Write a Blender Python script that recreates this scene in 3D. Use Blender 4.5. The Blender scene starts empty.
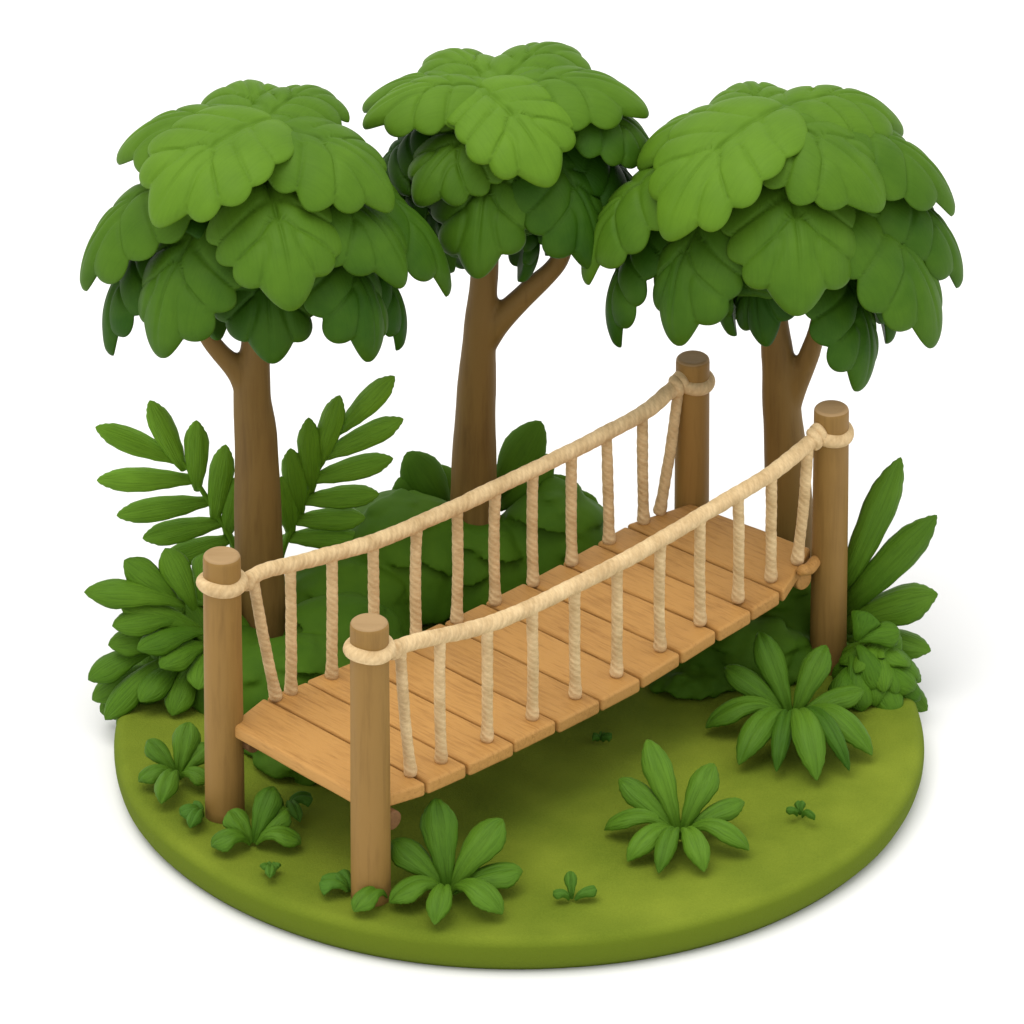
import bpy, bmesh, math, random
from mathutils import Vector, Matrix, noise
random.seed(7)
PI = math.pi
sc = bpy.context.scene
col = sc.collection

# ------------------------------------------------------------------ camera
ELEV = math.radians(29.2); DIST = 130.0; FPX = 13000.0
tgt = Vector((-0.07, 0, 2.22 / math.cos(ELEV)))
fwd = Vector((0, math.cos(ELEV), -math.sin(ELEV)))
rgt = Vector((1, 0, 0)); upv = rgt.cross(fwd)
cam_loc = tgt - fwd * DIST
cd = bpy.data.cameras.new('camera'); cam = bpy.data.objects.new('camera', cd); col.objects.link(cam)
cd.sensor_width = 36; cd.lens = 36 * FPX / 1024; cd.clip_end = 5000; cd.clip_start = 1
cam.location = cam_loc; cam.rotation_euler = (PI / 2 - ELEV, 0, 0)
sc.camera = cam

def ray(px, py):
    return (fwd * FPX + rgt * (px - 512) + upv * (512 - py)).normalized()
def G(px, py, z=0.0):                      # point of the picture at height z
    d = ray(px, py); return cam_loc + d * ((z - cam_loc.z) / d.z)
def at(px, py, Y):                         # point of the picture at depth Y
    d = ray(px, py); return cam_loc + d * ((Y - cam_loc.y) / d.y)
def on_plane(px, py, A, B):                # point of the picture in the upright plane through A and B
    n = Vector((0, 0, 1)).cross(B - A); d = ray(px, py)
    return cam_loc + d * ((A - cam_loc).dot(n) / d.dot(n))

# ------------------------------------------------------------------ materials
def new_mat(name):
    m = bpy.data.materials.new(name); m.use_nodes = True
    nt = m.node_tree; b = nt.nodes['Principled BSDF']
    return m, nt, b
def N(nt, t, **kw):
    n = nt.nodes.new(t)
    for k, v in kw.items():
        if k in n.inputs: n.inputs[k].default_value = v
        else: setattr(n, k, v)
    return n
def ramp(nt, stops):
    r = nt.nodes.new('ShaderNodeValToRGB'); e = r.color_ramp.elements
    while len(e) < len(stops): e.new(0.5)
    for i, (p, c) in enumerate(stops):
        e[i].position = p; e[i].color = (c[0], c[1], c[2], 1)
    return r

def leaf_mat(name, dark, light, rough=0.5, streak=0.5, bump=0.35, tone=None):
    m, nt, b = new_mat(name); L = nt.links
    tc = N(nt, 'ShaderNodeTexCoord')
    at_ = N(nt, 'ShaderNodeAttribute'); at_.attribute_name = 'tint'
    # soft mottling
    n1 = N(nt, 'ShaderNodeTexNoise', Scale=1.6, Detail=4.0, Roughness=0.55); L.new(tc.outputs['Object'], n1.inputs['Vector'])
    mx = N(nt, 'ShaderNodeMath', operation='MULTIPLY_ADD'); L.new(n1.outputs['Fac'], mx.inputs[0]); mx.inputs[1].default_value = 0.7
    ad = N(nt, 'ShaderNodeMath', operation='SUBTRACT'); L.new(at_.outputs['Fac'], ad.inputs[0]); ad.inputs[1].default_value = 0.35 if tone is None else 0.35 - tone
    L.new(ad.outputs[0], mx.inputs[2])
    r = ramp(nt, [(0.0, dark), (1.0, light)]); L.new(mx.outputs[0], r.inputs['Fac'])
    # streaks that follow the veins (uv: x across, y along)
    mp = N(nt, 'ShaderNodeMapping'); mp.inputs['Scale'].default_value = (9, 1.3, 1); L.new(tc.outputs['UV'], mp.inputs['Vector'])
    n2 = N(nt, 'ShaderNodeTexNoise', Scale=2.2, Detail=3.0, Roughness=0.5, Distortion=0.4); L.new(mp.outputs[0], n2.inputs['Vector'])
    mixc = N(nt, 'ShaderNodeMix', data_type='RGBA', blend_type='MULTIPLY'); mixc.inputs[0].default_value = streak
    r2 = ramp(nt, [(0.36, (0.55, 0.6, 0.5)), (0.52, (1, 1, 1)), (0.75, (1.0, 1.0, 1.0))]); L.new(n2.outputs['Fac'], r2.inputs['Fac'])
    L.new(r.outputs['Color'], mixc.inputs[6]); L.new(r2.outputs['Color'], mixc.inputs[7])
    L.new(mixc.outputs[2], b.inputs['Base Color'])
    n3 = N(nt, 'ShaderNodeTexNoise', Scale=60.0, Detail=3.0); L.new(tc.outputs['Object'], n3.inputs['Vector'])
    sm = N(nt, 'ShaderNodeMath', operation='MULTIPLY_ADD'); L.new(n3.outputs['Fac'], sm.inputs[0]); sm.inputs[1].default_value = 0.10
    L.new(n2.outputs['Fac'], sm.inputs[2])
    bp = N(nt, 'ShaderNodeBump', Strength=bump, Distance=0.03); L.new(sm.outputs[0], bp.inputs['Height']); L.new(bp.outputs[0], b.inputs['Normal'])
    b.inputs['Roughness'].default_value = rough; b.inputs['Specular IOR Level'].default_value = 0.12
    return m

def wood_mat(name, c0, c1, axis, scale=1.0, rough=0.6, bump=0.35, zgrad=None):
    """grain that runs along the given world direction"""
    m, nt, b = new_mat(name); L = nt.links
    tc = N(nt, 'ShaderNodeTexCoord'); oi = N(nt, 'ShaderNodeObjectInfo')
    q = Vector(axis).normalized().rotation_difference(Vector((1, 0, 0))).to_euler()
    mp = N(nt, 'ShaderNodeMapping'); mp.inputs['Rotation'].default_value = q
    L.new(tc.outputs['Object'], mp.inputs['Vector'])
    of = N(nt, 'ShaderNodeVectorMath', operation='ADD'); L.new(mp.outputs[0], of.inputs[0])
    sc_ = N(nt, 'ShaderNodeMath', operation='MULTIPLY'); L.new(oi.outputs['Random'], sc_.inputs[0]); sc_.inputs[1].default_value = 37.0
    L.new(sc_.outputs[0], of.inputs[1])
    st = N(nt, 'ShaderNodeVectorMath', operation='MULTIPLY'); L.new(of.outputs[0], st.inputs[0]); st.inputs[1].default_value = (1.1 * scale, 13 * scale, 13 * scale)
    n1 = N(nt, 'ShaderNodeTexNoise', Scale=1.6, Detail=6.0, Roughness=0.6, Distortion=0.6); L.new(st.outputs[0], n1.inputs['Vector'])
    st2 = N(nt, 'ShaderNodeVectorMath', operation='MULTIPLY'); L.new(of.outputs[0], st2.inputs[0]); st2.inputs[1].default_value = (3.5 * scale, 60 * scale, 60 * scale)
    n2 = N(nt, 'ShaderNodeTexNoise', Scale=1.2, Detail=4.0, Roughness=0.6); L.new(st2.outputs[0], n2.inputs['Vector'])
    n4 = N(nt, 'ShaderNodeTexNoise', Scale=1.3, Detail=2.0); L.new(of.outputs[0], n4.inputs['Vector'])
    a = N(nt, 'ShaderNodeMath', operation='MULTIPLY_ADD'); L.new(n2.outputs['Fac'], a.inputs[0]); a.inputs[1].default_value = 0.45; L.new(n1.outputs['Fac'], a.inputs[2])
    a2 = N(nt, 'ShaderNodeMath', operation='MULTIPLY_ADD'); L.new(n4.outputs['Fac'], a2.inputs[0]); a2.inputs[1].default_value = 0.5; L.new(a.outputs[0], a2.inputs[2])
    r = ramp(nt, [(0.62, c0), (1.15 if False else 1.0, c1)]); L.new(a2.outputs[0], r.inputs['Fac'])
    hv = N(nt, 'ShaderNodeHueSaturation'); L.new(r.outputs['Color'], hv.inputs['Color'])
    rv = N(nt, 'ShaderNodeMapRange'); L.new(oi.outputs['Random'], rv.inputs['Value']); rv.inputs['To Min'].default_value = 0.93; rv.inputs['To Max'].default_value = 1.07
    L.new(rv.outputs[0], hv.inputs['Value'])
    L.new(hv.outputs[0], b.inputs['Base Color'])
    bp = N(nt, 'ShaderNodeBump', Strength=bump, Distance=0.03); L.new(a.outputs[0], bp.inputs['Height']); L.new(bp.outputs[0], b.inputs['Normal'])
    b.inputs['Roughness'].default_value = rough; b.inputs['Specular IOR Level'].default_value = 0.25
    return m

M = {}
M['crown'] = leaf_mat('crown_leaf', (0.018, 0.066, 0.002), (0.106, 0.215, 0.013), 0.55, 0.12, 0.10)
M['plant'] = leaf_mat('plant_leaf', (0.028, 0.090, 0.004), (0.105, 0.215, 0.014), 0.5, 0.45, 0.45)
M['frond'] = leaf_mat('frond_leaf', (0.060, 0.160, 0.006), (0.175, 0.345, 0.024), 0.5, 0.5, 0.5)
M['shrub'] = leaf_mat('shrub_leaf', (0.030, 0.096, 0.003), (0.115, 0.235, 0.013), 0.55, 0.5, 0.5)
M['bush'] = leaf_mat('bush_leaf', (0.028, 0.088, 0.003), (0.088, 0.185, 0.009), 0.7, 0.25, 0.2)
M['sprout'] = leaf_mat('sprout_leaf', (0.035, 0.11, 0.008), (0.085, 0.19, 0.016), 0.55, 0.35, 0.4)

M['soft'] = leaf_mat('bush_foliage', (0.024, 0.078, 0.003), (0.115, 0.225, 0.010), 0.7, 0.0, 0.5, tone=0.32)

def rope_mat():
    m, nt, b = new_mat('rope_fibre'); L = nt.links
    tc = N(nt, 'ShaderNodeTexCoord')
    n1 = N(nt, 'ShaderNodeTexNoise', Scale=5.0, Detail=4.0); L.new(tc.outputs['Object'], n1.inputs['Vector'])
    mp = N(nt, 'ShaderNodeMapping'); mp.inputs['Scale'].default_value = (6, 30, 1); mp.inputs['Rotation'].default_value = (0, 0, 0.6)
    L.new(tc.outputs['UV'], mp.inputs['Vector'])
    n2 = N(nt, 'ShaderNodeTexNoise', Scale=1.5, Detail=3.0, Roughness=0.6); L.new(mp.outputs[0], n2.inputs['Vector'])
    a = N(nt, 'ShaderNodeMath', operation='MULTIPLY_ADD'); L.new(n2.outputs['Fac'], a.inputs[0]); a.inputs[1].default_value = 0.6; L.new(n1.outputs['Fac'], a.inputs[2])
    r = ramp(nt, [(0.55, (0.48, 0.325, 0.155)), (1.0, (0.70, 0.515, 0.28))]); L.new(a.outputs[0], r.inputs['Fac'])
    L.new(r.outputs['Color'], b.inputs['Base Color'])
    # lay of the twisted strands: fine oblique ridges round the rope
    dt = N(nt, 'ShaderNodeVectorMath', operation='DOT_PRODUCT'); L.new(tc.outputs['UV'], dt.inputs[0]); dt.inputs[1].default_value = (3 * 2 * PI, 13.5 * 2 * PI, 0)
    wb = N(nt, 'ShaderNodeMath', operation='MULTIPLY_ADD'); L.new(n1.outputs['Fac'], wb.inputs[0]); wb.inputs[1].default_value = 4.0; L.new(dt.outputs['Value'], wb.inputs[2])
    sn = N(nt, 'ShaderNodeMath', operation='SINE'); L.new(wb.outputs[0], sn.inputs[0])
    hh = N(nt, 'ShaderNodeMath', operation='MULTIPLY_ADD'); L.new(sn.outputs[0], hh.inputs[0]); hh.inputs[1].default_value = 0.20; L.new(a.outputs[0], hh.inputs[2])
    cr = N(nt, 'ShaderNodeMapRange'); L.new(sn.outputs[0], cr.inputs['Value']); cr.inputs['From Min'].default_value = -1; cr.inputs['From Max'].default_value = -0.2; cr.inputs['To Min'].default_value = 0.93; cr.inputs['To Max'].default_value = 1.0  # shade in the grooves between strands, painted slightly darker into the colour
    hv = N(nt, 'ShaderNodeHueSaturation'); L.new(r.outputs['Color'], hv.inputs['Color']); L.new(cr.outputs[0], hv.inputs['Value']); L.new(hv.outputs[0], b.inputs['Base Color'])
    bp = N(nt, 'ShaderNodeBump', Strength=0.55, Distance=0.02); L.new(hh.outputs[0], bp.inputs['Height']); L.new(bp.outputs[0], b.inputs['Normal'])
    b.inputs['Roughness'].default_value = 0.7; b.inputs['Specular IOR Level'].default_value = 0.2
    return m
M['rope'] = rope_mat()

def moss_mat():
    m, nt, b = new_mat('mossy_ground'); L = nt.links
    tc = N(nt, 'ShaderNodeTexCoord'); geo = N(nt, 'ShaderNodeNewGeometry')
    n1 = N(nt, 'ShaderNodeTexNoise', Scale=0.75, Detail=4.0, Roughness=0.5); L.new(tc.outputs['Object'], n1.inputs['Vector'])
    n2 = N(nt, 'ShaderNodeTexNoise', Scale=46.0, Detail=6.0, Roughness=0.7); L.new(tc.outputs['Object'], n2.inputs['Vector'])
    a = N(nt, 'ShaderNodeMath', operation='MULTIPLY_ADD'); L.new(n2.outputs['Fac'], a.inputs[0]); a.inputs[1].default_value = 0.45; L.new(n1.outputs['Fac'], a.inputs[2])
    r = ramp(nt, [(0.45, (0.094, 0.140, 0.009)), (1.0, (0.205, 0.258, 0.023))]); L.new(a.outputs[0], r.inputs['Fac'])
    # shade on the disc's side painted in: steeper faces take a deeper green
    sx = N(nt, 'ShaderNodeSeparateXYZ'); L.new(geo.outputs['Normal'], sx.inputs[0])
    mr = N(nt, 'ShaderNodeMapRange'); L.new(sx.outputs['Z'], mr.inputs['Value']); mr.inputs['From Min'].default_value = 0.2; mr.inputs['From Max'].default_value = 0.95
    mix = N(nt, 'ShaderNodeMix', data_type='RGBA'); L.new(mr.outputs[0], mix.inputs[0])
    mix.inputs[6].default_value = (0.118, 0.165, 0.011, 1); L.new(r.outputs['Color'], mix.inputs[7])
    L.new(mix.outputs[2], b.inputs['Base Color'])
    bp = N(nt, 'ShaderNodeBump', Strength=0.5, Distance=0.03); L.new(n2.outputs['Fac'], bp.inputs['Height']); L.new(bp.outputs[0], b.inputs['Normal'])
    b.inputs['Roughness'].default_value = 0.9; b.inputs['Specular IOR Level'].default_value = 0.1
    return m
M['moss'] = moss_mat()

# ------------------------------------------------------------------ helpers
def tag(o, label=None, cat=None, group=None, kind=None):
    if label: o['label'] = label
    if cat: o['category'] = cat
    if group: o['group'] = group
    if kind: o['kind'] = kind
    return o
def empty(name, loc, label, cat, group=None):
    o = bpy.data.objects.new(name, None); col.objects.link(o); o.location = loc; o.empty_display_size = 0.2
    return tag(o, label, cat, group)
def build(name, bm, mat, root=None, parent=None, smooth=True):
    """link a bmesh written in world coordinates as one mesh object"""
    me = bpy.data.meshes.new(name)
    off = root.location if root else Vector((0, 0, 0))
    if root: bmesh.ops.translate(bm, verts=bm.verts, vec=-off)
    bmesh.ops.recalc_face_normals(bm, faces=bm.faces)
    bm.to_mesh(me); bm.free()
    if smooth: me.polygons.foreach_set('use_smooth', [True] * len(me.polygons))
    me.materials.append(mat)
    o = bpy.data.objects.new(name, me); col.objects.link(o)
    if parent or root: o.parent = parent or root
    return o
def new_bm():
    bm = bmesh.new(); bm.loops.layers.uv.new('UVMap'); bm.verts.layers.float.new('tint'); return bm

def interp(tab, x):
    for (x0, y0), (x1, y1) in zip(tab, tab[1:]):
        if x <= x1: return y0 + (y1 - y0) * (x - x0) / (x1 - x0)
    return tab[-1][1]
def sm_interp(tab, x):
    for (x0, y0), (x1, y1) in zip(tab, tab[1:]):
        if x <= x1:
            t = (x - x0) / (x1 - x0); t = t * t * (3 - 2 * t); return y0 + (y1 - y0) * t
    return tab[-1][1]

def skin_rings(bm, rings, uvs, closed_ends=True, tint=0.5):
    tl = bm.verts.layers.float['tint']; uvl = bm.loops.layers.uv['UVMap']
    vr = []
    for r in rings:
        row = []
        for p in r:
            v = bm.verts.new(p); v[tl] = tint; row.append(v)
        vr.append(row)
    n = len(rings[0])
    for i in range(len(rings) - 1):
        for j in range(n):
            k = (j + 1) % n
            try: f = bm.faces.new((vr[i][j], vr[i][k], vr[i + 1][k], vr[i + 1][j]))
            except ValueError: continue
            for l, (a, b) in zip(f.loops, ((i, j), (i, j + 1), (i + 1, j + 1), (i + 1, j))):
                l[uvl].uv = uvs(a, b)
    if closed_ends:
        for row in (vr[0], vr[-1]):
            try: bm.faces.new(row)
            except ValueError: pass

def bez(P0, Pc, P1, t):
    if t > 1.0:
        T = (P1 - Pc) * 2; return P1 + T * (t - 1), T
    return P0 * (1 - t) ** 2 + Pc * (2 * t * (1 - t)) + P1 * t * t, (Pc - P0) * (2 * (1 - t)) + (P1 - Pc) * (2 * t)

ROUND = [(0, .45), (.10, .80), (.24, 1.0), (.40, .95), (.55, .80), (.70, .66), (.82, .52), (.91, .37), (.97, .20), (1, 0.02)]
BLADE = [(0, .26), (.12, .38), (.3, .62), (.5, .90), (.66, 1.0), (.78, .90), (.88, .67), (.95, .38), (.985, .18), (1, 0.02)]
LEAFLET = [(0, .30), (.12, .50), (.3, .80), (.5, .98), (.66, 1.0), (.8, .88), (.9, .60), (.96, .35), (.99, .16), (1, .02)]
STRAP = [(0, .55), (.2, .70), (.4, .88), (.6, 1.0), (.75, .93), (.87, .66), (.95, .36), (.985, .16), (1, .02)]
OVAL = [(0, .14), (.1, .40), (.25, .72), (.42, .95), (.56, 1.0), (.7, .93), (.83, .73), (.92, .5), (.98, .24), (1, 0.03)]

def leaf(bm, P0, P1, hw, nh, bulge=0.15, prof=BLADE, lobes=(), notch=0.13, sweep=0.5, th=0.045, crease=0.02,
         cup=0.25, nq=26, na=20, tint=0.5, puff=0.0, back=0.35, twist=0.0, fold=0.0, wav=0.0):
    """one thick leaf from P0 to P1; hw half width; nh the way its upper face looks; th half thickness.
    lobes: positions along the midrib where the side veins start and the outline is notched"""
    L = (P1 - P0).length; T0 = (P1 - P0).normalized()
    nn = (nh - T0 * nh.dot(T0)).normalized()
    Pc = (P0 + P1) / 2 + nn * (bulge * L * 2) - T0 * (0.0)
    seed = random.random() * 50
    edges = [0.0] + list(lobes) + [1.0]
    def seg(q):
        for a, b in zip(edges, edges[1:]):
            if q <= b: return abs(math.sin(PI * (q - a) / (b - a)))
        return 0
    rings = []; qs = []
    for i in range(nq + 1):
        q = 0.5 - 0.5 * math.cos(PI * i / nq) if not lobes else i / nq
        if lobes and i > nq - 3: q = 1 - (nq - i) ** 2 / (9.0 * nq) * 3 / 3 if i < nq else 1.0
        qs.append(q)
    qs = sorted(set(qs))
    for q in qs:
        W = hw * sm_interp(prof, q)
        s = 1.0
        if lobes:
            s = seg(q)
            lastlobe = q > edges[-2]
            sc_ = (1 - notch) + notch * (s ** 0.55)
            if lastlobe and q > (edges[-2] + 1) / 2: sc_ = 1.0
            if q < edges[1] / 2: sc_ = 1.0
            W *= sc_
        if wav: W *= 1 + wav * noise.noise(Vector((q * 5, seed, 0)))
        ring = []
        for j in range(na):
            a = 2 * PI * j / na
            v = math.cos(a); sa = math.sin(a)
            x = v * W
            y = q + sweep * abs(v) ** 1.25 * W / L * (1 - q ** 2.5)
            C, T = bez(P0, Pc, P1, min(y, 1.06)); T.normalize()
            Bv = T.cross(nn).normalized(); Nn = Bv.cross(T).normalized()
            endf = min(1.0, math.sqrt(max(0.0, (1 - q) * 9))) * min(1.0, 0.45 + q * 3)
            thk = th * endf
            if sa >= 0:
                z = thk * (abs(sa) ** 0.8)
                inner = 1 - abs(v) ** 3
                # midrib
                z -= crease * 1.25 * math.exp(-(x / (0.10 * hw + 0.006)) ** 2) * endf
                if lobes:
                    side = 1.0 if v >= 0 else 0.0
                    for ql in lobes:
                        z -= crease * 1.1 * math.exp(-((q - ql) / 0.020) ** 2) * (0.35 + 0.65 * abs(v)) * endf
                    z += puff * (s ** 0.6) * (1 - (2 * abs(v) - 1.1) ** 2 if abs(2 * abs(v) - 1.1) < 1 else 0) * endf
                elif puff:
                    z += puff * math.sin(PI * min(1, abs(v))) * endf
            else:
                z = -back * thk * abs(sa)
            z -= cup * x * x / hw
            z += fold * abs(x)
            tw = twist * q
            xr = x * math.cos(tw) - z * math.sin(tw); zr = x * math.sin(tw) + z * math.cos(tw)
            p = C + Bv * xr + Nn * zr
            ring.append(p)
        rings.append(ring)
    m = len(qs)
    skin_rings(bm, rings, lambda a, b: (math.cos(2 * PI * b / na) * 0.5 + 0.5 + seed - qs[min(a, m - 1)] * 0.0, qs[min(a, m - 1)] + seed), True, tint)

def lobed_leaf(bm, P0, P1, hw, nh, bulge=0.14, tint=0.5, th=0.115, cup=0.36, na=200, nr=32, back=0.35, roll=0.0):
    """a big thick leaf whose upper face is a fan of overlapping rounded lobes: one at the tip, three on each side"""
    L = (P1 - P0).length; T0 = (P1 - P0).normalized()
    nn = (nh - T0 * nh.dot(T0)).normalized()
    if roll: nn = Matrix.Rotation(roll, 3, T0) @ nn
    Pc = (P0 + P1) / 2 + nn * (bulge * L * 2)
    u = random.uniform; seed = u(0, 50)
    lobes = []                                   # centre, direction, half length, half width, height
    tw = hw * u(.54, .62)
    lobes.append((Vector((u(-.02, .02),   .69 * L)), Vector((u(-.05, .05), 1)).normalized(), .325 * L, tw, 1.0, .014))
    lobes.append((Vector((0, .38 * L)), Vector((0, 1)), .47 * L, hw * .80, .55, 0))
    for s in (-1, 1):
        for s0, tx, ty, wd, off in ((.47, .74, .82, .135, .010), (.27, .97, .63, .150, .003), (.08, 1.0, .42, .160, -.004), (-.10, .85, .20, .16, -.010)):
            a = Vector((0, (s0 + u(-.02, .02)) * L)); b = Vector((s * tx * hw * u(.94, 1.06), (ty + u(-.035, .035)) * L))
            d = b - a; ln = d.length; d.normalize()
            lobes.append((a + d * ln * .52, d, ln * .52, wd * L * u(.95, 1.1), .92, off))
    def dist(l, x, y):
        rx = x - l[0].x; ry = y - l[0].y
        al = rx * l[1].x + ry * l[1].y; ac = rx * l[1].y - ry * l[1].x
        # tear shape: wider towards the tip
        t_ = max(-1, min(1, al / l[2]))
        bw = l[3] * (1 + .18 * t_) if l is not lobes[0] else l[3] * (1 - .24 * max(0, t_) ** 1.3 - .15 * max(0, -t_))
        return (al / l[2]) ** 2 + (ac / bw) ** 2
    def inside(x, y): return min(dist(l, x, y) for l in lobes) < 1
    def height(x, y):
        h = 0; h2 = 0; body = 0
        for n_, l in enumerate(lobes):
            d = dist(l, x, y)
            if d < 1:
                v = l[4] * th * (1 - d) ** .42 + l[5] * min(1, (1 - d) * 4)
                if n_ == 1: body = v
                elif v > h: h2 = h; h = v
                elif v > h2: h2 = v
        if h2 > 0: h -= .020 * math.exp(-((h - h2) / .010) ** 2) * min(1, h2 / .04)
        h = max(h, body * .9)
        h -= .022 * math.exp(-(x / .022) ** 2) * min(1, max(0, (1.0 * L - y) / (.30 * L))) * min(1, h / .03)
        return max(h, 0)
    cx, cy = 0.0, .44 * L
    uvl = bm.loops.layers.uv['UVMap']; tl = bm.verts.layers.float['tint']
    def place(x, y, z):
        q = y / L
        C, T = bez(P0, Pc, P1, q) if q >= 0 else (P0 + (Pc - P0) * 2 * q, Pc - P0)
        T = T.normalized(); Bv = T.cross(nn).normalized(); Nn = Bv.cross(T).normalized()
        z = z - cup * x * x / hw + .012 * noise.noise(Vector((x * 2.5 + seed, y * 2.5, 0)))
        return C + Bv * x + Nn * z
    def mk(x, y, z):
        v = bm.verts.new(place(x, y, z)); v[tl] = tint; return v
    top = []; bot = []; co = []
    for i in range(na):
        a = 2 * PI * i / na; dx, dy = math.sin(a), math.cos(a)
        R = 1.3 * L
        while R > .05 and not inside(cx + dx * R, cy + dy * R): R -= .02
        lo, hi = R, R + .02
        for _ in range(7):
            m_ = (lo + hi) / 2
            if inside(cx + dx * m_, cy + dy * m_): lo = m_
            else: hi = m_
        R = lo
        rt = []; rb = []; rc = []
        for k in range(1, nr + 1):
            f = 1 - (1 - k / nr) ** 1.5
            x, y = cx + dx * R * f, cy + dy * R * f
            z = 0 if k == nr else height(x, y)
            rt.append(mk(x, y, z)); rc.append((x, y))
            if k % 5 == 0 and k < nr: rb.append(mk(x, y, -back * th * math.sqrt(1 - f * f)))
        top.append(rt); bot.append(rb); co.append(rc)
    ct = mk(cx, cy, height(cx, cy)); cb_ = mk(cx, cy, -back * th)
    def face(vs, uv):
        try: f_ = bm.faces.new(vs)
        except ValueError: return
        for l, c in zip(f_.loops, uv): l[uvl].uv = (abs(c[0]) * 1.2 / max(hw, .1) + seed, (c[1] - abs(c[0]) * 1.0) / L + seed)
    for i in range(na):
        j = (i + 1) % na
        face((ct, top[i][0], top[j][0]), ((cx, cy), co[i][0], co[j][0]))
        for k in range(nr - 1):
            face((top[i][k], top[i][k + 1], top[j][k + 1], top[j][k]), (co[i][k], co[i][k + 1], co[j][k + 1], co[j][k]))
        face((cb_, bot[j][0], bot[i][0]), ((0, 0),) * 3)
        bi = bot[i] + [top[i][-1]]; bj = bot[j] + [top[j][-1]]
        for k in range(len(bi) - 1): face((bi[k], bj[k], bj[k + 1], bi[k + 1]), ((0, 0),) * 4)

def tube(bm, pts, rad, seg=20, twist=0.0, strands=0, amp=0.0, closed=False, cap_round=False, jitter=0.0, tint=0.5):
    """pts: list of Vectors; rad: number or list"""
    n = len(pts)
    if not isinstance(rad, (list, tuple)): rad = [rad] * n
    T = []
    for i in range(n):
        a = pts[(i - 1) % n] if (closed or i > 0) else pts[i]
        b = pts[(i + 1) % n] if (closed or i < n - 1) else pts[i]
        T.append((b - a).normalized())
    ref = Vector((0, 0, 1)) if abs(T[0].z) < 0.9 else Vector((1, 0, 0))
    u = (ref - T[0] * ref.dot(T[0])).normalized()
    rings = []; s = 0; sd = random.random() * 20; ss = []
    for i in range(n):
        if i: s += (pts[i] - pts[i - 1]).length
        u = (u - T[i] * u.dot(T[i])).normalized(); w = T[i].cross(u)
        ring = []
        for j in range(seg):
            a = 2 * PI * j / seg
            r = rad[i]
            if strands:
                r *= 1 + amp * (abs(math.sin(0.5 * strands * (a + twist * s))) ** 0.6 - 0.6)
            if jitter:
                r *= 1 + jitter * noise.noise(Vector((math.cos(a) * .8 + sd, math.sin(a) * .8, s * 4)))
            ring.append(pts[i] + (u * math.cos(a) + w * math.sin(a)) * r)
        rings.append(ring); ss.append(s)
    if cap_round:
        for end in (0, -1):
            c = pts[end]; t = T[end] * (-1 if end == 0 else 1); base = rings[end]; r0 = rad[end]; add = []
            for k in (1, 2, 3):
                f = math.cos(k / 3.2 * PI / 2); h = math.sin(k / 3.2 * PI / 2) * r0 * 0.8
                add.append([c + (p - c) * f + t * h for p in base])
            if end == 0: rings = add[::-1] + rings; ss = [0, 0, 0] + ss
            else: rings = rings + add; ss = ss + [ss[-1]] * 3
    if closed:
        rings.append(rings[0]); ss.append(s)
    m = len(rings)
    skin_rings(bm, rings, lambda a, b: (b / seg, ss[min(a, m - 1)]), not closed, tint)
    if closed: bmesh.ops.remove_doubles(bm, verts=bm.verts, dist=1e-5)

def spline(pts, n):
    """Catmull-Rom through the points"""
    P = [pts[0] * 2 - pts[1]] + list(pts) + [pts[-1] * 2 - pts[-2]]
    out = []
    k = len(pts) - 1
    for i in range(n + 1):
        t = i / n * k; s = min(int(t), k - 1); t -= s
        a, b, c, d = P[s:s + 4]
        out.append(0.5 * ((b * 2) + (c - a) * t + (a * 2 - b * 5 + c * 4 - d) * t * t + (b * 3 - a - c * 3 + d) * t ** 3))
    return out

# ------------------------------------------------------------------ setting
def lathe(bm, prof, seg, wob=None):
    rings = []
    for r, z in prof:
        rings.append([wob(r, z, 2 * PI * j / seg) if wob else Vector((r * math.cos(2 * PI * j / seg), r * math.sin(2 * PI * j / seg), z)) for j in range(seg)])
    skin_rings(bm, rings, lambda a, b: (b / seg, a), True)
RD = 4.09; TH = 0.39
prof = [(0.05, 0)] + [(RD * k / 24, 0) for k in range(1, 23)] + [(RD - 0.16, 0)]
for k in range(0, 9):
    a = k / 8 * PI / 2; prof.append((RD - 0.13 + 0.13 * math.sin(a), -0.11 + 0.11 * math.cos(a)))
prof += [(RD, -0.16), (RD - 0.005, -0.22), (RD - 0.02, -0.28), (RD - 0.05, -0.33), (RD - 0.10, -TH + 0.002)]
def wob(r, z, a):
    x = r * math.cos(a); y = r * math.sin(a)
    dz = 0.045 * noise.noise(Vector((x * .55, y * .55, 3))) + 0.012 * noise.noise(Vector((x * 2.2, y * 2.2, 8)))
    rr = r * (1 + 0.0035 * noise.noise(Vector((math.cos(a) * 3, math.sin(a) * 3, z * 2))))
    edge = min(1, max(0, (RD + .4 - r)))
    return Vector((rr * math.cos(a), rr * math.sin(a), z + (dz * edge if z > -0.3 else 0)))
bm = new_bm(); lathe(bm, prof, 220, wob)
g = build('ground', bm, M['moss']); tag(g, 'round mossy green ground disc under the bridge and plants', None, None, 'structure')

m, nt, b = new_mat('white_floor')
b.inputs['Base Color'].default_value = (0.82, 0.82, 0.82, 1); b.inputs['Roughness'].default_value = 1.0; b.inputs['Specular IOR Level'].default_value = 0
M['floor'] = m
bm = new_bm()
R = 1500; vs = [bm.verts.new((x, y, -TH)) for x, y in ((-R, -R), (R, -R), (R, R), (-R, R))]; bm.faces.new(vs)
f = build('floor', bm, M['floor'], smooth=False); tag(f, 'plain white floor and backdrop around the green disc', None, None, 'structure')

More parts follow.
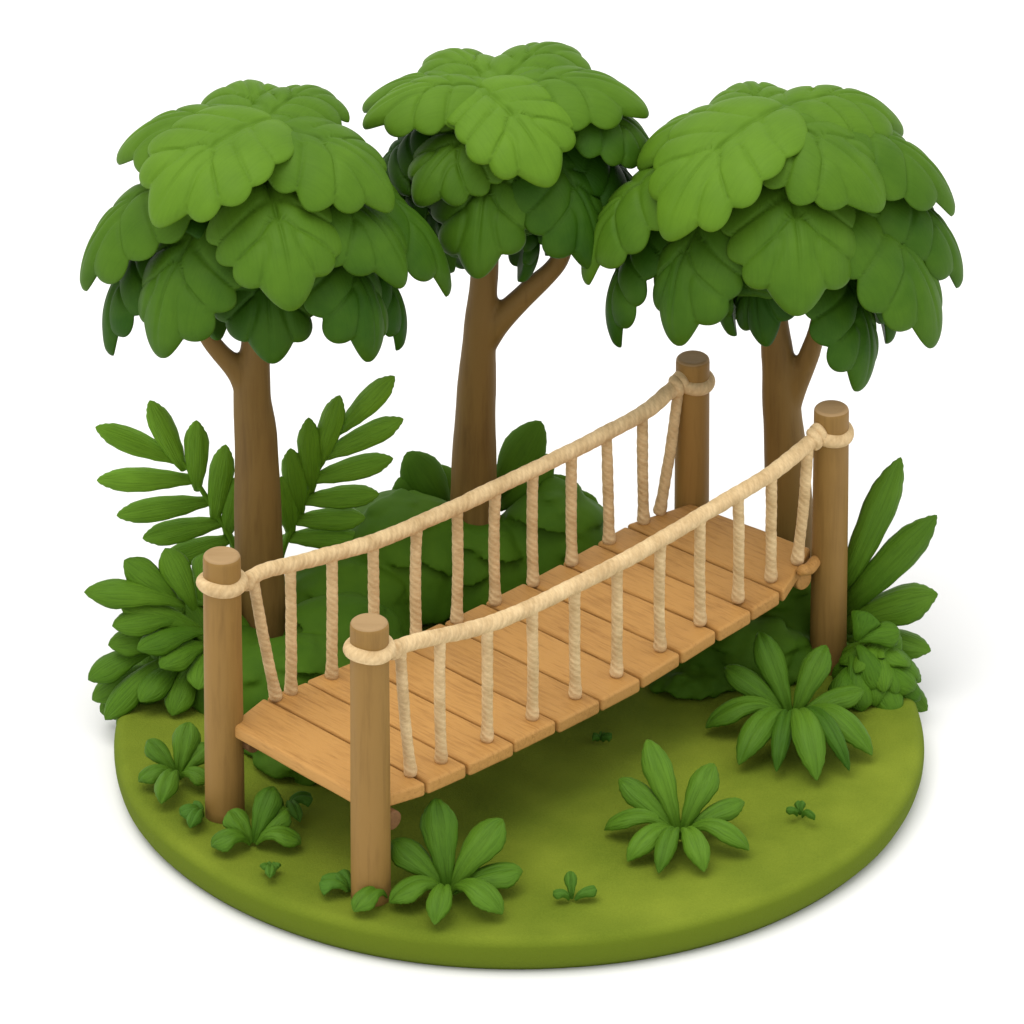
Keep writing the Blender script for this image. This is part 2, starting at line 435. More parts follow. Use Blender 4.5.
# ------------------------------------------------------------------ bridge
PA, PB, PC, PD = G(225, 814), G(371, 897), G(691, 600), G(828, 667)
bridge = empty('rope_bridge', (PA + PB + PC + PD) / 4, 'wooden plank bridge with rope handrails hung between four round posts', 'bridge')
AB = (PB - PA).normalized(); BD = (PD - PB).normalized()
M['deck'] = wood_mat('deck_wood', (0.29, 0.135, 0.033), (0.465, 0.242, 0.068), (PB - PA).normalized(), 1.3, 0.6, 0.3)
M['post'] = wood_mat('post_wood', (0.200, 0.108, 0.026), (0.262, 0.147, 0.037), (0, 0, 1), 0.5, 0.6, 0.06)
M['post_top'] = wood_mat('post_end_grain', (0.29, 0.18, 0.078), (0.35, 0.225, 0.105), (1, 0, 0), 0.5, 0.7, 0.08)
M['beam'] = wood_mat('beam_wood', (0.10, 0.045, 0.016), (0.17, 0.082, 0.03), AB, 1.0, 0.7, 0.3)
M['bark'] = wood_mat('trunk_bark', (0.122, 0.066, 0.014), (0.185, 0.106, 0.025), (0, 0, 1), 0.35, 0.65, 0.1)

def post_height(P, py):
    # height at which the picture point (x, py) lies over P
    d = ray(512 + (P - cam_loc).dot(rgt) / (P - cam_loc).dot(fwd) * FPX, py)
    t = (P.y - cam_loc.y) / d.y
    return (cam_loc + d * t).z
posts = []
specs = [(PA, 555, 582, 0.190), (PB, 622, 648, 0.192), (PC, 358, 381, 0.175), (PD, 408, 433, 0.180)]
loop_z = []
for (P, ty, ly, r) in specs:
    h = post_height(P, ty); lz = post_height(P, ly)
    bm = new_bm()
    rings = []
    seg = 48
    pf = [(r * 1.05, -0.1), (r * 1.04, 0.1)] + [(r * (1.04 - .05 * k / 12), 0.1 + (h - .2) * k / 12) for k in range(1, 13)] + \
         [(r * .99, h - .05), (r * .975, h - .022), (r * .93, h - .006)]
    for rr, z in pf:
        rings.append([P + Vector((rr * math.cos(a) * (1 + .018 * noise.noise(Vector((math.cos(a) + P.x, math.sin(a), z * .7)))), rr * math.sin(a) * (1 + .018 * noise.noise(Vector((math.cos(a) + P.x, math.sin(a), z * .7)))), z)) for a in [2 * PI * j / seg for j in range(seg)]])
    skin_rings(bm, rings, lambda a, b: (b / seg, a))
    po = build('post', bm, M['post'], bridge)
    # paler cut end, a shallow dish
    bm = new_bm(); rings = []
    for rr, dz in [(r * .95, -.02), (r * .94, -.006), (r * .86, .008), (r * .76, .011), (r * .66, .006), (r * .3, .005), (r * .03, .005)]:
        rings.append([P + Vector((rr * math.cos(2 * PI * j / seg), rr * math.sin(2 * PI * j / seg), h + dz)) for j in range(seg)])
    skin_rings(bm, rings, lambda a, b: (b / seg, a))
    build('post_end', bm, M['post_top'], bridge, po)
    # rope loop round the post
    bm = new_bm(); n = 90
    R0 = r + (-0.008 if P in (PA, PB) else -0.022)
    pts = [P + Vector((R0 * math.cos(2 * PI * i / n), R0 * math.sin(2 * PI * i / n), lz + 0.012 * math.sin(4 * PI * i / n))) for i in range(n)]
    tube(bm, pts, 0.076, 20, 20, 3, 0.03, closed=True, jitter=0.10)
    build('rope_loop', bm, M['rope'], bridge, po)
    posts.append(po); loop_z.append(lz)

def deck_z(t): return 0.955 + 0.62 * (t - 0.5) ** 2 + 0.04 * t

def lift(t, s):
    """the deck hangs a little higher along the front rope, most of all at the far end"""
    back = sm_interp([(-1, 0), (0, 0), (.3, 0), (.6, .03), (1, .09), (2, .09)], t)
    front = sm_interp([(-1, 0), (0, 0), (.1, .05), (.5, .09), (.8, .19), (1, .24), (2, .24)], t)
    return back + (front - back) * s
def t_of(p, A, B): return (p - A).dot(B - A) / (B - A).length_squared
rails = {
 'front': (PB, PD, [(387, 652), (408, 644), (440, 636), (475, 628), (510, 616), (570, 588), (640, 552), (700, 516), (770, 474), (808, 444), (820, 433)]),
 'back': (PA, PC, [(240, 585), (262, 572), (300, 562), (370, 543), (440, 514), (510, 481), (570, 452), (640, 415), (668, 393), (682, 381)]),
}
LEN = (PD - PB).length
railcurves = {}
for key, (A, B, px) in rails.items():
    pts = [on_plane(x, y, A, B) for x, y in px]
    cv = spline(pts, 420)
    railcurves[key] = cv
    bm = new_bm()
    tube(bm, cv, 0.080, 24, 14, 3, 0.08, cap_round=True, jitter=0.10)
    rl = build('handrail_rope', bm, M['rope'], bridge)
    # knots where the rail meets the loops
    for end, sgn in ((0, 1), (-1, -1)):
        bm = new_bm()
        c = cv[0 if end == 0 else -1]; d = (cv[14] - cv[0]).normalized() if end == 0 else (cv[-15] - cv[-1]).normalized()
        c = c + d * (0.05 if end == 0 else 0.05)
        side = d.cross(Vector((0, 0, 1))).normalized(); u2 = side.cross(d)
        n = 50; turns = 1.7 if end else 1.15
        kp = []
        for i in range(n + 1):
            a = i / n * turns * 2 * PI + 0.5
            kp.append(c + d * (-0.06 + 0.13 * i / n) + side * ((0.060 if end else .05) * math.cos(a)) + u2 * ((0.072 if end else .055) * math.sin(a)))
        tube(bm, kp, 0.05, 16, 20, 3, 0.04, cap_round=True, jitter=0.1)
        build('knot', bm, M['rope'], bridge, rl)

def rail_at(key, px):
    best = min(railcurves[key], key=lambda p: abs(512 + (p - cam_loc).dot(rgt) / (p - cam_loc).dot(fwd) * FPX - px))
    return best
hang = {'front': [(400, 411), (440, 441), (487, 487), (532, 532), (574, 575), (617, 617), (660, 660), (700, 700), (738, 738), (771, 771), (808, 797)],
        'back': [(253, 276), (290, 291), (332, 332), (373, 373), (416, 416), (457, 457), (495, 495), (533, 533), (572, 572), (606, 609), (642, 644), (679, 660)]}
for key, lst in hang.items():
    A, B, _ = rails[key]
    axis = (B - A)
    for (tx, bx) in lst:
        top = rail_at(key, tx)
        # foot: search t such that the deck point is seen at bx
        best = None
        for i in range(600):
            t = i / 599; p = A + axis * t - AB * (0.08 if key == 'front' else -0.0); p = Vector((p.x, p.y, deck_z(t) + lift(t, 1 if key == 'front' else 0)))
            e = abs(512 + (p - cam_loc).dot(rgt) / (p - cam_loc).dot(fwd) * FPX - bx)
            if best is None or e < best[0]: best = (e, p)
        foot = best[1] + Vector((0, 0, 0.03))
        top = top + Vector((0, 0, -0.03))
        mid = (top + foot) / 2 + Vector((random.uniform(-.012, .012), random.uniform(-.012, .012), 0))
        cv = spline([foot, mid, top], 70)
        rad = [0.056 * (1 + 0.22 * math.exp(-(i / 6.0) ** 2) + 0.05 * math.exp(-((70 - i) / 6.0) ** 2)) for i in range(71)]
        bm = new_bm(); tube(bm, cv, rad, 18, 18 * (1 if random.random() < .8 else .8), 3, 0.09, cap_round=True, jitter=0.08)
        build('hanger_rope', bm, M['rope'], bridge)

# planks: each is a bevelled, slightly crooked board of its own
cuts_px = [425, 466, 513, 556, 599, 640, 680, 716, 750, 780]
def t_from_px(px, A, B, off):
    best = None
    for i in range(1200):
        t = i / 1199; p = A + (B - A) * t + AB * off; p = Vector((p.x, p.y, deck_z(t) + lift(t, 1)))
        e = abs(512 + (p - cam_loc).dot(rgt) / (p - cam_loc).dot(fwd) * FPX - px)
        if best is None or e < best[0]: best = (e, t)
    return best[1]
ts = [-0.005] + [t_from_px(x, PB, PD, 0.11) for x in cuts_px] + [0.985]
PT = 0.155
for i, (t0, t1) in enumerate(zip(ts, ts[1:])):
    gap = 0.0020
    a0, a1 = t0 + gap, t1 - gap
    first = i == 0; last = i == len(ts) - 2
    el = 0.115 + random.uniform(-.012, .012); er = 0.14 + random.uniform(-.012, .012)
    nx = 10; bm = new_bm(); grid = []
    j0, j1 = [random.uniform(-.004, .004) for _ in range(2)]
    for k in range(nx + 1):
        s = k / nx; row = []
        for (t, zz) in ((a0, 0), (a1, 0), (a1, -PT), (a0, -PT)):
            near = t == a0
            e0, e1 = el, er
            if first and near: e0, e1 = -0.13, -0.0
            if last and not near: e0, e1 = -0.10, -0.16
            L0 = PA + (PC - PA) * t - AB * e0; R0 = PB + (PD - PB) * t + AB * e1
            p = L0.lerp(R0, s)
            wig = 0.008 * noise.noise(Vector((s * 3, i * 7.3 + (0 if near else 3.1), 0)))
            p = p + BD * wig
            p.z = deck_z(t) + lift(t, s) + zz + 0.006 * noise.noise(Vector((s * 2.5, i * 5.1, 1 if near else 2))) + (j0 if near else j1)
            row.append(p)
        grid.append(row)
    skin_rings(bm, grid, lambda a, b: (b, a))
    o = build('plank', bm, M['deck'], bridge, smooth=False)
    md = o.modifiers.new('bevel', 'BEVEL'); md.width = 0.036; md.segments = 4; md.limit_method = 'ANGLE'; md.angle_limit = math.radians(40)
    for pl in o.data.polygons: pl.use_smooth = True
    o.modifiers.new('wn', 'WEIGHTED_NORMAL')

# log stubs that carry the deck ends beside the posts
for (P, s1, mt) in ((PA, 1, 'beam'), (PB, -1, 'beam'), (PC, 1, 'beam'), (PD, -1, 'deck')):
    far = P in (PC, PD)
    off = -0.33 if far else 0.20
    z = (deck_z(1) + (.24 if P is PD else .09) if far else deck_z(0)) - PT - 0.11
    a = P + BD * off - AB * (s1 * (0.13 if not far else -0.03)); b_ = P + BD * off + AB * (s1 * 0.26)
    a = Vector((a.x, a.y, z)); b_ = Vector((b_.x, b_.y, z))
    bm = new_bm(); tube(bm, [a.lerp(b_, k / 10) for k in range(11)], 0.105, 28, cap_round=False, jitter=0.04)
    o = build('log_stub', bm, M[mt], bridge, smooth=True)
    md = o.modifiers.new('bevel', 'BEVEL'); md.width = 0.02; md.segments = 3; md.limit_method = 'ANGLE'
# short block that ties the far end of the deck to the right post
p0 = Vector((PD.x, PD.y, deck_z(1) + .19)) - BD * 0.46 + AB * 0.07; p1 = Vector((PD.x, PD.y, deck_z(1) + .16)) - BD * 0.20 - AB * 0.01
bm = new_bm(); tube(bm, spline([p0, (p0 + p1) / 2 + Vector((0, 0, -.03)), p1], 12), 0.065, 16, cap_round=True, jitter=0.2)
build('bracket', bm, M['deck'], bridge)

# ------------------------------------------------------------------ trees
def make_tree(trunk_px, branch_px, Y, leaves, cpx, label, core_r, apex_y):
    base = G(trunk_px[0][0], trunk_px[0][1]); Y = base.y
    root = empty('broadleaf_tree', base, label, 'tree', 'broadleaf trees behind the bridge')
    bm = new_bm()
    def poly(lst, dyend=0.0):
        pts = []; rr = []
        for i, (x, y, r) in enumerate(lst):
            pts.append(at(x, y, Y + dyend * i / max(1, len(lst) - 1))); rr.append(r / 100.0)
        return pts, rr
    pts, rr = poly(trunk_px); pts[0].z = -0.08
    n = 60; cv = spline(pts, n); rs = [sm_interp([(k / (len(rr) - 1), v) for k, v in enumerate(rr)], i / n) for i in range(n + 1)]
    tube(bm, cv, rs, 32, cap_round=True)
    pts, rr = poly(branch_px, -0.15)
    cv = spline(pts, n); rs = [sm_interp([(k / (len(rr) - 1), v) for k, v in enumerate(rr)], i / n) for i in range(n + 1)]
    tube(bm, cv, rs, 24, cap_round=True)
    for f_ in bm.faces: f_.normal_update()
    tr = build('trunk', bm, M['bark'], root)
    rm = tr.modifiers.new('remesh', 'REMESH'); rm.mode = 'VOXEL'; rm.voxel_size = 0.022; rm.use_smooth_shade = True
    s_ = tr.modifiers.new('smooth', 'SMOOTH'); s_.factor = 0.8; s_.iterations = 9
    # crown
    bm = new_bm()
    O = at(cpx[0], cpx[1], Y)
    for li, (bp, tp, dyb, dyt, w, kw) in enumerate(leaves):
        P0 = at(bp[0], bp[1], Y + dyb); P1 = at(tp[0], tp[1], Y + dyt)
        mid = (P0 + P1) / 2
        nh = (mid - O).normalized() + Vector((0, 0, 0.15))
        L = (P1 - P0).length
        lift_ = nh.normalized() * (.10 if li % 2 else 0)
        tt = max(0.02, (kw.get('tint', .5) - .3) * 1.7)  # wider tint spread: shade of the lower tiers put into the leaf colour
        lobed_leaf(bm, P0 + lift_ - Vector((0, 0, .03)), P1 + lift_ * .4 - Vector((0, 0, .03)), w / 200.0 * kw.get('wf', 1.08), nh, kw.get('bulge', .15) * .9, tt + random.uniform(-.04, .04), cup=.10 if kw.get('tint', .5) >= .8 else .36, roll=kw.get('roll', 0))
    # leafy heart of the crown: short leaves all round, seen in the gaps
    for k in range(60):
        th_ = random.uniform(0, 2 * PI); el = random.uniform(-0.75, 0.9)
        d = Vector((math.cos(th_) * math.cos(el), math.sin(th_) * math.cos(el), math.sin(el)))
        Cc = O + Vector((0, 0.1, 0.15))
        P0 = Cc + Vector((d.x * core_r * .35, d.y * core_r * .35, d.z * core_r * .25 + 0.15)); P1 = Cc + Vector((d.x * core_r, d.y * core_r * 0.95, d.z * core_r * .74 + .02))
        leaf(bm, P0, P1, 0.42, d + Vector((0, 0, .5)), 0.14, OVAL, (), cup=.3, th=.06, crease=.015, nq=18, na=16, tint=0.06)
    # hidden far side
    for k, (az, z0, z1, rr_) in enumerate([(20, .75, .0, 1.45), (60, .8, .15, 1.4), (100, .75, .05, 1.4), (140, .8, .1, 1.4), (40, .3, -.7, 1.3), (85, .3, -.75, 1.25), (130, .3, -.7, 1.3), (165, .35, -.6, 1.4)]):
        a = math.radians(az); rr_ *= core_r / 1.15
        P0 = O + Vector((.3 * math.cos(a), .3 * math.sin(a), z0)); P1 = O + Vector((rr_ * math.cos(a), rr_ * math.sin(a), z1))
        lobed_leaf(bm, P0, P1, .52, (P0 + P1) / 2 - O, .14, .3, na=90, nr=16)
    # dark leafy filling that closes the crown from inside
    rings = []
    for i in range(13):
        e = -PI / 2 + PI * i / 12
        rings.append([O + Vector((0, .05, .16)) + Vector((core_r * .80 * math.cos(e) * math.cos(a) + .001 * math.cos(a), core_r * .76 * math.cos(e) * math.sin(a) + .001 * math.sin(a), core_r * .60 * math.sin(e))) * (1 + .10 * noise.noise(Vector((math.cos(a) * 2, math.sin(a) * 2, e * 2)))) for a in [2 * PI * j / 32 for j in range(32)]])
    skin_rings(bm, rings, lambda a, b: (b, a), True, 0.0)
    build('crown', bm, M['crown'], root)
    return root

D0 = {}
def K(**k): return k
T1 = [ # base px, tip px, depth at base, depth at tip, width px; lower tiers get a lower tint, their shade painted in
 ((262, 133), (240, 90), .0, 1.1, 100, K(bulge=.16, tint=.72)),
 ((262, 133), (330, 108), .0, .9, 90, K(bulge=.18, tint=.7)),
 ((264, 128), (120, 160), .0, .15, 92, K(bulge=.20, tint=.72)),
 ((264, 128), (158, 224), -.1, -1.0, 118, K(bulge=.17, tint=.8)),
 ((262, 128), (391, 205), -.1, -.55, 112, K(bulge=.19, tint=.64)),
 ((262, 175), (293, 306), -.3, -1.45, 118, K(bulge=.17, tint=.62)),
 ((205, 165), (86, 286), -.1, -.35, 88, K(bulge=.17, tint=.6)),
 ((280, 175), (400, 282), -.1, -.75, 105, K(bulge=.17, tint=.5)),
 ((310, 170), (446, 290), .1, -.05, 95, K(bulge=.18, tint=.42)),
 ((222, 205), (166, 352), -.3, -1.1, 108, K(bulge=.15, tint=.48)),
 ((262, 230), (272, 359), -.2, -.95, 90, K(bulge=.15, tint=.38)),
 ((310, 220), (364, 356), -.2, -.95, 110, K(bulge=.15, tint=.4)),
 ((175, 220), (113, 350), .0, -.35, 80, K(bulge=.15, tint=.36)),
 ((330, 230), (392, 344), .1, -.2, 85, K(bulge=.15, tint=.3)),
 ((230, 250), (218, 336), .2, -.3, 60, K(bulge=.12, tint=.25)),
]
T2 = [
 ((500, 100), (432, 62), .0, 1.05, 92, K(bulge=.17, tint=.75)),
 ((495, 98), (576, 62), .0, 1.0, 92, K(bulge=.17, tint=.75)),
 ((498, 100), (366, 108), .0, .35, 80, K(bulge=.18, tint=.72)),
 ((498, 98), (368, 128), -.05, -.25, 74, K(bulge=.17, tint=.75)),
 ((492, 97), (646, 112), -.05, -.05, 92, K(bulge=.19, tint=.7)),
 ((482, 96), (550, 184), -.1, -1.05, 104, K(bulge=.17, tint=.82)),
 ((490, 125), (420, 203), -.2, -.85, 90, K(bulge=.16, tint=.6)),
 ((550, 105), (650, 168), .0, -.1, 90, K(bulge=.16, tint=.45)),
 ((495, 140), (478, 274), -.25, -1.15, 92, K(bulge=.15, tint=.5)),
 ((530, 140), (588, 264), -.2, -.8, 100, K(bulge=.15, tint=.38)),
 ((450, 150), (452, 268), .0, -.4, 100, K(bulge=.14, tint=.3)),
 ((515, 180), (516, 274), .1, -.3, 62, K(bulge=.12, tint=.25)),
 ((570, 130), (640, 240), .1, -.1, 90, K(bulge=.15, tint=.3)),
 ((430, 130), (392, 200), .1, .0, 95, K(bulge=.15, tint=.35)),
 ((455, 130), (408, 222), .1, -.1, 105, K(bulge=.15, tint=.33)),
 ((560, 150), (612, 258), .1, -.2, 105, K(bulge=.15, tint=.3)),
 ((530, 170), (545, 252), .1, -.2, 90, K(bulge=.12, tint=.25)),
 ((470, 170), (470, 262), .2, .1, 100, K(bulge=.12, tint=.22)),
]
T3 = [
 ((768, 122), (738, 98), .0, 1.05, 92, K(bulge=.17, tint=.72)),
 ((768, 122), (898, 135), .0, .5, 100, K(bulge=.2, tint=.72)),
 ((770, 120), (640, 164), .0, .1, 96, K(bulge=.18, tint=.72)),
 ((772, 120), (670, 238), -.1, -1.0, 118, K(bulge=.17, tint=.8)),
 ((762, 118), (880, 206), -.1, -.75, 118, K(bulge=.18, tint=.65)),
 ((800, 125), (948, 214), .0, -.05, 90, K(bulge=.17, tint=.55)),
 ((785, 165), (800, 311), -.3, -1.45, 116, K(bulge=.16, tint=.6)),
 ((700, 160), (592, 280), -.1, -.3, 84, K(bulge=.17, tint=.6)),
 ((720, 195), (680, 341), -.3, -1.1, 106, K(bulge=.15, tint=.48)),
 ((835, 190), (928, 342), -.2, -.85, 118, K(bulge=.15, tint=.48)),
 ((860, 170), (956, 284), .0, -.15, 84, K(bulge=.16, tint=.45)),
 ((670, 215), (624, 342), .0, -.35, 76, K(bulge=.14, tint=.36)),
 ((770, 230), (768, 342), .0, -.7, 74, K(bulge=.14, tint=.3)),
 ((820, 245), (853, 384), -.2, -.95, 104, K(bulge=.15, tint=.38)),
 ((740, 235), (736, 332), .1, -.4, 60, K(bulge=.12, tint=.25)),
 ((840, 230), (882, 338), .1, -.4, 80, K(bulge=.14, tint=.28)),
]
make_tree([(260, 652, 34), (260, 600, 26), (258, 520, 24.5), (256, 440, 22), (252, 390, 19), (256, 340, 15), (262, 260, 12)],
          [(250, 400, 13), (238, 372, 12), (218, 350, 10), (203, 328, 8.5), (195, 290, 6)], 0, T1, (262, 235),
          'leftmost tree, brown trunk forking to the left beneath a crown of big lobed leaves', 1.15, 130)
make_tree([(475, 590, 36), (475, 530, 27), (474, 470, 23.5), (476, 400, 20.5), (480, 330, 17), (484, 280, 14.5), (490, 200, 11)],
          [(484, 345, 13), (500, 320, 13.5), (528, 292, 12), (556, 265, 10), (570, 235, 8)], 0, T2, (500, 190),
          'middle tree with a long branch rising to the right and the highest leafy crown', 0.95, 100)
make_tree([(797, 612, 32), (793, 560, 26), (788, 480, 23.5), (782, 410, 20), (778, 360, 17), (774, 310, 14), (775, 240, 11)],
          [(786, 415, 13), (796, 385, 12.5), (808, 358, 11), (818, 325, 9), (822, 290, 7)], 0, T3, (775, 235),
          'rightmost tree, trunk forking just below its broad crown behind the far bridge posts', 1.15, 125)

# ------------------------------------------------------------------ palm with two fronds behind the left tree
def Z(o, s, lst): return [(o[0] + x * s, o[1] + y * s) for x, y in lst]
zs = 350 / 1024
Yp = G(262, 632).y + 0.55
pb = at(262, 600, Yp); pb.z = 0
palm = empty('palm_plant', pb, 'low palm with two feathery fronds spreading either side of the leftmost trunk', 'palm')
def frond(rachis, leaflets, w, dyt):
    bm = new_bm()
    R_ = [at(x, y, Yp + dyt * i / (len(rachis) - 1)) for i, (x, y) in enumerate(Z((70, 360), zs, rachis))]
    R_ = [Vector((pb.x, pb.y, 0.0))] + R_
    tube(bm, spline(R_, 60), [0.05 - 0.032 * i / 60 for i in range(61)], 10, tint=.4)
    for b_, t_ in leaflets:
        (bx, by), (tx, ty) = Z((70, 360), zs, [b_, t_])
        yb = Yp + dyt * min(1, max(0, (560 - by) / 120.0))
        P0 = at(bx, by, yb + .02); P1 = at(tx, ty, yb - 0.18)
        P0 = P0 - (P1 - P0) * .10
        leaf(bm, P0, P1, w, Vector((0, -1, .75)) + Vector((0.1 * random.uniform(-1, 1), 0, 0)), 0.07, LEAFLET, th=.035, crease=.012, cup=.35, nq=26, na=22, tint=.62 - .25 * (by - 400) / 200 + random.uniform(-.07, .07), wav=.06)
    return build('frond', bm, M['frond'], palm)
frond([(500, 620), (470, 520), (410, 420), (360, 340), (315, 275)],
      [((325, 305), (233, 118)), ((312, 292), (74, 196)), ((352, 350), (78, 352)), ((400, 415), (136, 455)), ((440, 475), (212, 522)), ((462, 525), (270, 590)),
       ((372, 365), (370, 176)), ((425, 455), (456, 247)), ((462, 500), (500, 335))], .130, -.25)
frond([(600, 640), (620, 560), (660, 460), (710, 355), (750, 265), (800, 180)],
      [((797, 200), (950, 47)), ((730, 300), (790, 103)), ((705, 370), (698, 168)), ((672, 440), (645, 258)), ((645, 500), (618, 340)),
       ((752, 280), (976, 172)), ((712, 350), (946, 288)), ((685, 412), (905, 392)), ((660, 470), (865, 462)), ((640, 520), (850, 520))], .126, -.2)

# ------------------------------------------------------------------ bushes and shrubs
def soft_bush(name, bm, root):
    o = build(name, bm, M['soft'], root)
    rm = o.modifiers.new('remesh', 'REMESH'); rm.mode = 'VOXEL'; rm.voxel_size = 0.026; rm.use_smooth_shade = True
    s_ = o.modifiers.new('smooth', 'SMOOTH'); s_.factor = 0.7; s_.iterations = 5
    return o
def blades(bm, lst, Yb, w, mat_tint=.5, nh=Vector((0, -.8, .8)), bulge=.12, prof=BLADE, **kw):
    """lst: base px, tip px, depth at tip relative to Yb, width factor"""
    for it in lst:
        b_, t_, dy = it[:3]; wf = it[3] if len(it) > 3 else 1
        P0 = at(b_[0], b_[1], Yb); P1 = at(t_[0], t_[1], Yb + dy)
        lo = min(P0.z, P1.z)
        out = Vector(((P1.x - P0.x) * .5, 0, .2))
        leaf(bm, P0, P1, w * wf, nh + out, bulge, prof, tint=mat_tint + random.uniform(-.1, .1), wav=.05, **kw)
def dome_bush(bm, c, rx, ry, rz, n, lw, ll, tint=.3, z0=.0, prof=OVAL):
    for k in range(n):
        az = k * 2.39996 + random.uniform(-.3, .3); zf = (k + .5) / n
        el = math.asin(min(1, zf)) * 1.0
        d = Vector((math.cos(az) * math.cos(el), math.sin(az) * math.cos(el), math.sin(el)))
        S = Vector((c.x + d.x * rx, c.y + d.y * ry, z0 + d.z * rz))
        nrm = Vector((d.x / rx, d.y / ry, d.z / rz)).normalized()
        down = Vector((0, 0, -1)) - nrm * (-nrm.z)
        if down.length < .1: down = Vector((math.cos(az), math.sin(az), 0))
        down.normalize()
        side = nrm.cross(down)
        dirn = (down + side * random.uniform(-.7, .7)).normalized()
        l = ll * random.uniform(.8, 1.2)
        P0 = S - nrm * .22 - dirn * l * .5; P1 = S + dirn * l * .5 + nrm * .02
        P0.z = max(P0.z, .0); P1.z = max(P1.z, .03)
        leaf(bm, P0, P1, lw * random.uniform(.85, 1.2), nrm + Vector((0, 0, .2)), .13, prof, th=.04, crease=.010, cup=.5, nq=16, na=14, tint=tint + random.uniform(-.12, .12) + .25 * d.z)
    # leafy floor of the bush, kept inside its outline
    rings = []
    for i in range(9):
        e = PI / 2 * i / 8
        rings.append([Vector((c.x + (rx - .12) * math.cos(e) * math.cos(a) * (1 + .1 * noise.noise(Vector((a, e, 0)))), c.y + (ry - .12) * math.cos(e) * math.sin(a), max(0.0, z0) + (rz - .14) * math.sin(e))) for a in [2 * PI * j / 24 for j in range(24)]])
    rings[-1] = [p + (rings[-2][j] - p) * .02 for j, p in enumerate(rings[-1])]
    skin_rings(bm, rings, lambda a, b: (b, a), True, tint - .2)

# shrub on the left rim
cS = G(185, 690)
sh = empty('leafy_shrub', cS, 'dense shrub of pointed leaves on the left rim behind the near left post', 'shrub')
bm = new_bm()
Ys = cS.y
dome_bush(bm, Vector((G(190, 672).x, G(190, 672).y + .25, 0)), .62, .55, .95, 60, .14, .55, .35, prof=BLADE)
L1 = [((178, 603), (124, 560), .1), ((185, 605), (84, 592), -.1), ((195, 610), (165, 548), .15), ((200, 600), (210, 552), .2), ((190, 620), (112, 626), -.25),
      ((200, 630), (120, 606), -.1), ((160, 648), (88, 680), -.25), ((175, 655), (105, 720), -.45), ((185, 662), (140, 702), -.55), ((198, 660), (172, 716), -.6),
      ((205, 632), (137, 650), -.4), ((208, 645), (160, 668), -.5), ((180, 640), (108, 645), -.2), ((212, 650), (198, 690), -.6), ((165, 665), (92, 700), -.15), ((212, 655), (222, 712), -.5),
      ((170, 680), (118, 730), -.3), ((150, 690), (100, 712), -.1), ((185, 690), (155, 735), -.4)]
blades(bm, L1, Ys, .165, .5, bulge=.15, th=.036, crease=.018, cup=.4, nq=22, na=18)
build('foliage', bm, M['shrub'], sh)

# wide bush behind the bridge, at the foot of the middle tree
cb = G(475, 590); cb.y = G(475, 575).y - .15
bu = empty('bush', Vector((cb.x, cb.y, 0)), 'wide dark green bush behind the bridge at the foot of the middle tree', 'bush')
bm = new_bm()
def bush_lump(px, py, rx, rz, n, lw=.40, ll=.90, tint=.35, ry=.6):
    p = G(px, py)
    dome_bush(bm, p, rx, ry, rz, n, lw, ll, tint)
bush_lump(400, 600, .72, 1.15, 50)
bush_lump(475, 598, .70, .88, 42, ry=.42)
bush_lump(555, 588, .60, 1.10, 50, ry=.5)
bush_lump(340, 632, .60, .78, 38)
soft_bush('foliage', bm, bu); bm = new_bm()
Yb = G(440, 575).y
blades(bm, [((450, 520), (407, 452), .1, 1.1), ((430, 520), (398, 478), .0, 1.1), ((420, 530), (378, 505), .0, 1.1), ((448, 510), (432, 465), .2, 1.0),
            ((495, 500), (541, 421), .1, 1.05), ((500, 510), (552, 456), .0, 1.0), ((545, 520), (566, 476), .0, 1.1), ((560, 530), (596, 498), .0, 1.1),
            ((575, 540), (605, 520), .0, .9), ((405, 545), (352, 510), .1, 1), ((400, 560), (348, 538), .1, 1)], Yb, .21, .42, th=.06, crease=.016, cup=.35, nq=22, na=18, prof=OVAL)
build('upper_leaves', bm, M['bush'], bu)

# dark bush at the foot of the leftmost tree, seen through the hangers and under the near end of the deck
p = G(290, 690)
b2 = empty('bush', Vector((p.x, p.y, 0)), 'dark green bush between the leftmost trunk and the near end of the deck', 'bush')
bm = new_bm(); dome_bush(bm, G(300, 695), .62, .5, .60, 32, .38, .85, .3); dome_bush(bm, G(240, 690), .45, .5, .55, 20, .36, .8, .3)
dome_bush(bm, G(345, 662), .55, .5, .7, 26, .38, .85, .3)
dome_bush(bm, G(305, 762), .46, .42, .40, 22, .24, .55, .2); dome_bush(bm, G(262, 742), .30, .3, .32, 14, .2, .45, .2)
soft_bush('foliage', bm, b2)

# dark low bush under the far end of the deck
p = G(760, 690)
b3 = empty('bush', Vector((p.x, p.y, 0)), 'low dark bush in the shade beneath the far end of the deck', 'bush')
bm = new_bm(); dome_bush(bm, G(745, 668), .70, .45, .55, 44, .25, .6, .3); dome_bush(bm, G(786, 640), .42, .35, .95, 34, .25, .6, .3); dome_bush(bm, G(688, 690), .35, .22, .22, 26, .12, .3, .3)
soft_bush('foliage', bm, b3)

